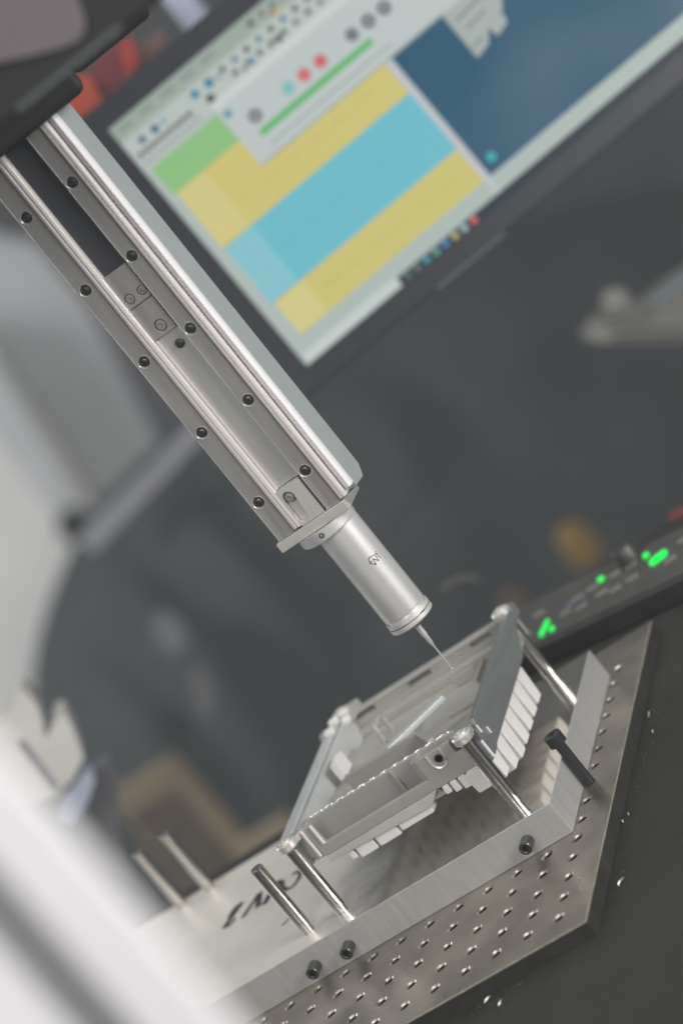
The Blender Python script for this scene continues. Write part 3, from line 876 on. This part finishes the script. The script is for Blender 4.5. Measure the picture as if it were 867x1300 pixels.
def patch(pts, depth, mt):
    P = [at(x, y, depth) for x, y in smooth_loop(pts)]
    bm = BM(); prism(bm, P, fw * 8); finish('cloth_patch', bm, M[mt], COVER)
patch([(190, 782), (216, 774), (238, 800), (236, 826), (205, 830)], 5350, 'patch')
patch([(240, 850), (262, 846), (274, 890), (262, 920), (246, 890)], 5350, 'patch2')
M['pale'] = material('pale_panel', (0.80, 0.775, 0.74), 0.5, 0, var=0.06, vscale=4)
M['palegrey'] = material('grey_panel', (0.56, 0.56, 0.565), 0.5, 0, var=0.06, vscale=4)
M['lilac'] = material('lilac_strip', (0.36, 0.35, 0.39), 0.5, 0)
cab = thing('pale_cabinet', 'pale grey machine cabinet blurred at the left edge, with a darker upright groove', 'cabinet', at(60, 700, 7400))
def slab(name, pts, depth, thick, mat, bev=4): return ngon_solid(name, pts, depth, thick, M[mat], None, None, bev, cab)
slab('side_panel', [(-160, 420), (-20, 430), (70, 560), (150, 690), (160, 820), (60, 1000), (-160, 1000)], 7400, 90, 'pale')
slab('upper_panel', [(-160, 180), (0, 290), (40, 300), (260, 560), (230, 640), (130, 650), (-20, 425), (-160, 415)], 7600, 90, 'palegrey')
slab('upright_groove', [(-30, 455), (0, 470), (112, 655), (96, 676), (80, 668), (-30, 520)], 7370, 12, 'palegrey', 1)
slab('corner_strip', [(262, 520), (275, 535), (215, 600), (120, 700), (100, 690), (200, 590)], 5650, 40, 'lilac', 2)
bm = BM(); c = at(94, 664, 7300); lathe(bm, c, -fw, [(0, 0), (46, 0), (46, 42), (36, 54), (0, 54)], 20); finish('door_knob', bm, M['screw'], cab)
M['darkgap'] = material('dark_panel', (0.085, 0.085, 0.095), 0.6)
slab('dark_panel', [(70, 300), (110, 320), (270, 520), (255, 550), (200, 560)], 7500, 40, 'darkgap')
slab('top_panel', [(-160, 100), (-10, 262), (45, 305), (0, 300), (-160, 190)], 7550, 60, 'darkgap')

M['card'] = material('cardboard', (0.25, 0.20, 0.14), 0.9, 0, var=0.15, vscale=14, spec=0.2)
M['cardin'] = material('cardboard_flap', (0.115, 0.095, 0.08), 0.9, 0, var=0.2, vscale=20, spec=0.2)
cbx = thing('cardboard_box', 'brown cardboard box blurred behind the left end of the block', 'box', at(216, 1200, 4300))
c = at(214, 968, 4300)
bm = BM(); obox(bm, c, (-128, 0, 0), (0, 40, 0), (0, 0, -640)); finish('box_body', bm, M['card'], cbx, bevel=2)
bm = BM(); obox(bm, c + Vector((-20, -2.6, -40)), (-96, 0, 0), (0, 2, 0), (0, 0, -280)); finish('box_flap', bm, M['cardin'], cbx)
c2 = at(360, 1040, 4000)
bm = BM(); obox(bm, c2, (-100, 0, 0), (0, 30, 0), (0, 0, -400)); tag(finish('cardboard_tray', bm, M['card'], base=c2, bevel=1), 'low brown cardboard piece blurred to the right of the cardboard box', 'cardboard')

M['offwhite'] = material('offwhite_part', (0.36, 0.35, 0.325), 0.6, 0, var=0.12, vscale=12)
wp = thing('white_fitting', 'off white notched machine fitting blurred at the left edge', 'machine part', at(45, 990, 2600))
ngon_solid('fitting_body', [(-60, 960), (0, 925), (16, 900), (27, 876), (45, 890), (56, 915), (58, 938), (72, 915), (82, 906), (92, 920), (108, 962), (95, 990), (72, 1012), (30, 1030), (-60, 1030)], 2600, 70, M['offwhite'], None, None, 3, wp)
ngon_solid('fitting_slit', [(22, 944), (30, 940), (74, 998), (68, 1004)], 2594, 4, M['darkgap'], None, None, 0, wp)
M['bluegrey'] = material('blue_grey_part', (0.30, 0.33, 0.42), 0.5)
ngon_solid('blue_bracket', [(108, 976), (122, 990), (112, 1020), (88, 1052), (70, 1046), (78, 1016)], 2620, 40, M['bluegrey'], 'small blue grey bracket blurred under the off white fitting', 'bracket', 2)
M['greypart'] = material('mid_grey_part', (0.085, 0.085, 0.09), 0.7)
ngon_solid('grey_post', [(120, 985), (142, 972), (152, 985), (150, 1040), (170, 1120), (120, 1110), (95, 1060)], 2700, 60, M['greypart'], 'mid grey upright piece blurred between fitting and cardboard box', 'machine part', 3)

M['beige'] = material('beige_casting', (0.19, 0.185, 0.165), 0.7, 0, var=0.1, vscale=20)
M['riblight'] = material('rib_edge', (0.13, 0.127, 0.115), 0.6)
dv = thing('ribbed_device', 'dull beige ribbed device with a rounded knob, blurred at the right edge', 'device', at(820, 420, 3320))
ngon_solid('device_body', [(752, 436), (770, 408), (812, 404), (868, 360), (960, 300), (960, 440), (868, 438)], 3320, 90, M['beige'], None, None, 5, dv)
for k in range(3):
    ngon_solid('device_rib', [(778 + 4 * k, 412 + 9 * k), (960, 405 + 10 * k), (960, 410 + 10 * k), (778 + 4 * k, 417 + 9 * k)], 3300, 18, M['riblight' if k == 2 else 'beige'], None, None, 1, dv)
M['tealglow'] = material('teal_lit_edge', (0.075, 0.12, 0.125), 0.5)
ngon_solid('teal_lit_edge', [(824, 380), (960, 276), (960, 296), (832, 390)], 3290, 12, M['tealglow'], None, None, 1, dv)  # teal light on the top edge, put into the strip's colour
bm = BM(); lathe(bm, at(782, 384, 3290), -fw, [(0, -20), (16, -18), (19, 0), (16, 12), (8, 18), (0, 19)], 20); finish('knob', bm, M['beige'], dv)

M['red'] = material('red_plastic', (0.24, 0.035, 0.03), 0.6, 0, spec=0.2)
M['darkred'] = material('dark_red_plastic', (0.11, 0.028, 0.035), 0.6, 0, spec=0.2)
M['orange'] = material('orange_plastic', (0.27, 0.05, 0.028), 0.6, 0, spec=0.2)
rb = thing('red_carton', 'red and orange carton blurred above the monitor, beside the machine head', 'carton', at(130, 110, 2750))
ngon_solid('carton_front', [(78, 90), (118, 98), (130, 128), (104, 150), (70, 140)], 2740, 60, M['orange'], None, None, 2, rb)
ngon_solid('carton_side', [(118, 80), (160, 46), (168, 92), (134, 124), (112, 112)], 2760, 60, M['darkred'], None, None, 2, rb)
ngon_solid('carton_flap', [(150, 60), (166, 44), (178, 76), (160, 100)], 2755, 30, M['red'], None, None, 1, rb)
ngon_solid('dark_red_case', [(168, 66), (206, 36), (214, 48), (198, 76), (172, 92)], 2800, 60, material('maroon', (0.09, 0.045, 0.04), 0.6), 'dim maroon case blurred behind the monitor edge', 'case', 2)
bm = BM(); c = at(240, 12, 2900); lathe(bm, c, (0, 0, 1), [(0, -40), (14, -40), (16, -30), (16, 30), (10, 40), (0, 42)], 20)
tag(finish('blue_bottle', bm, M['bluegrey'], base=c), 'blue grey bottle shape blurred at the top edge', 'bottle')

M['hook'] = material('dim_grey_hook', (0.06, 0.06, 0.06), 0.8, spec=0.15)
M['amber'] = material('amber_plastic', (0.24, 0.15, 0.05), 0.6, 0, spec=0.2)
M['darkamber'] = material('brown_plastic', (0.12, 0.07, 0.035), 0.5, 0)
for nm, px_, py_, r, mt, lb in (('amber_cap', 733, 690, 33, 'amber', 'larger amber cap glimmering blurred in the dark background'), ('amber_cap', 655, 767, 22, 'darkamber', 'smaller brown amber cap blurred behind the tray corner')):
    bm = BM(); c = at(px_, py_, 4800); lathe(bm, c, (0, 0, 1), [(0, -r * 1.1), (r * .8, -r * 1.1), (r, -r * .6), (r * .9, r * .7), (r * .5, r * 1.2), (0, r * 1.25)], 20)
    tag(finish(nm, bm, M[mt], base=c), lb, 'cap', 'amber caps in the background')
bm = BM(); c = at(866, 660, 2500); lathe(bm, c, (0, 0, 1), [(0, -10), (9, -10), (10, -5), (9, 8), (0, 10)], 20)
tag(finish('red_bottle', bm, M['red'], base=c), 'small red bottle blurred at the right edge of the picture', 'bottle')
bm = BM(); tube(bm, [at(x, y, 2550) for x, y in ((562, 752), (570, 742), (582, 737), (596, 735), (606, 738))], 5, 8)
tag(finish('curved_hook', bm, M['hook'], base=at(584, 740, 2550)), 'faint curved grey hook in the dark behind the probe', 'hook')

# ------------------------------------------------------------------ white frame close to the lens
M['white'] = material('light_enamel', (0.60, 0.588, 0.594), 0.6, 0, spec=0.2)
M['groove'] = material('dark_groove', (0.05, 0.045, 0.048), 0.7, 0, spec=0.2)
wf = thing('white_column', 'white upright frame very close to the lens, blurred across the lower left corner', 'frame', at(60, 1223, 740))
Kf = 740 / FOC
c = at(60, 1223, 740)
def colbar(l0, l1, name, front, th, mt='white'):
    P = [c + rt * (l * Kf) + fw * front for l in (l0, l1)]
    bm = BM(); obox(bm, P[0] + Vector((0, 0, -240)), P[1] - P[0], fw * th, (0, 0, 520)); return finish(name, bm, M[mt], wf, bevel=1.0)
colbar(24, 122, 'column_bar', 0, 22)
colbar(-190, -25, 'column_bar', 0, 22)
colbar(-25.5, 24.5, 'column_web', 12, 8, 'groove')

# ------------------------------------------------------------------ metal chips on the table
M['chip'] = material('bright_swarf', (0.55, 0.53, 0.49), 0.45, 0.9)
chips = [(30, 262, 1.6, 4.6, 'beside the rear of the plate edge'), (28, 112, 1.4, 2.6, 'at the right edge of the plate near the block corner'), (37, 26, 1.5, 3.6, 'to the right of the plate corner'),
         (-60, -31, 1.7, 2.2, 'in front of the plate edge, round and bright'), (-48, -44, 1.2, 2.6, 'farthest out in front of the plate edge'), (38, 228, 1.2, 2.0, 'tiny, out on the table right of the plate'), (32, 118, 1, 1.6, 'tiny, next to the right plate edge')]
for i, (x, y, a, b, where) in enumerate(chips):
    bm = BM()
    P = []
    for k in range(9):
        t = k / 8
        P.append((x + math.cos(i * 1.3 + t * 2) * a + t * b * .5, y + b * (t - .5) * 2 + math.sin(t * 5 + i) * .6, -11.2 + .9 * math.sin(t * 3.1) + a * .12))
    tube(bm, P, [0.25 + a * .28 * math.sin(math.pi * (k + .6) / 9.2) for k in range(9)], 6)
    tag(finish('metal_chip', bm, M['chip'], base=(x, y, -12)), 'metal chip ' + where, 'chip', 'metal chips on the table')
bm = BM()
for k in range(110):
    t = rnd.random()
    if k % 3: x, y = -130 + 105 * t, -31 - rnd.random() * 9
    else: x, y = 29 + rnd.random() * 12, 20 + 260 * t
    s = rnd.uniform(.15, .55)
    box(bm, x - s, x + s, y - s * .7, y + s * .7, -11.96, -11.9 + s * .6)
M['dust'] = material('grey_swarf_dust', (0.09, 0.088, 0.08), 0.6, 0.2)
o = finish('swarf_dust', bm, M['dust'], base=(0, 0, -12)); o['kind'] = 'stuff'; o['label'] = 'fine grey swarf scattered along the plate edges'

# ------------------------------------------------------------------ thin haze volume added for a milky veil
bm = BM(); box(bm, -9000, 9000, -3300, 11500, -7000, 4600)
hz = finish('haze', bm, None, base=(0, 0, 0))
hm = bpy.data.materials.new('thin_haze'); hm.use_nodes = True
hn = hm.node_tree; hn.nodes.clear()
ho = hn.nodes.new('ShaderNodeOutputMaterial'); hv = hn.nodes.new('ShaderNodeVolumePrincipled')
hv.inputs['Color'].default_value = (0.93, 0.95, 0.96, 1); hv.inputs['Density'].default_value = 0.009
hn.links.new(hv.outputs[0], ho.inputs['Volume'])
hz.data.materials.append(hm); hz['kind'] = 'stuff'; hz['label'] = 'thin pale haze volume added as a milky veil'

for o in scene.objects:
    if '_o' in o: del o['_o']
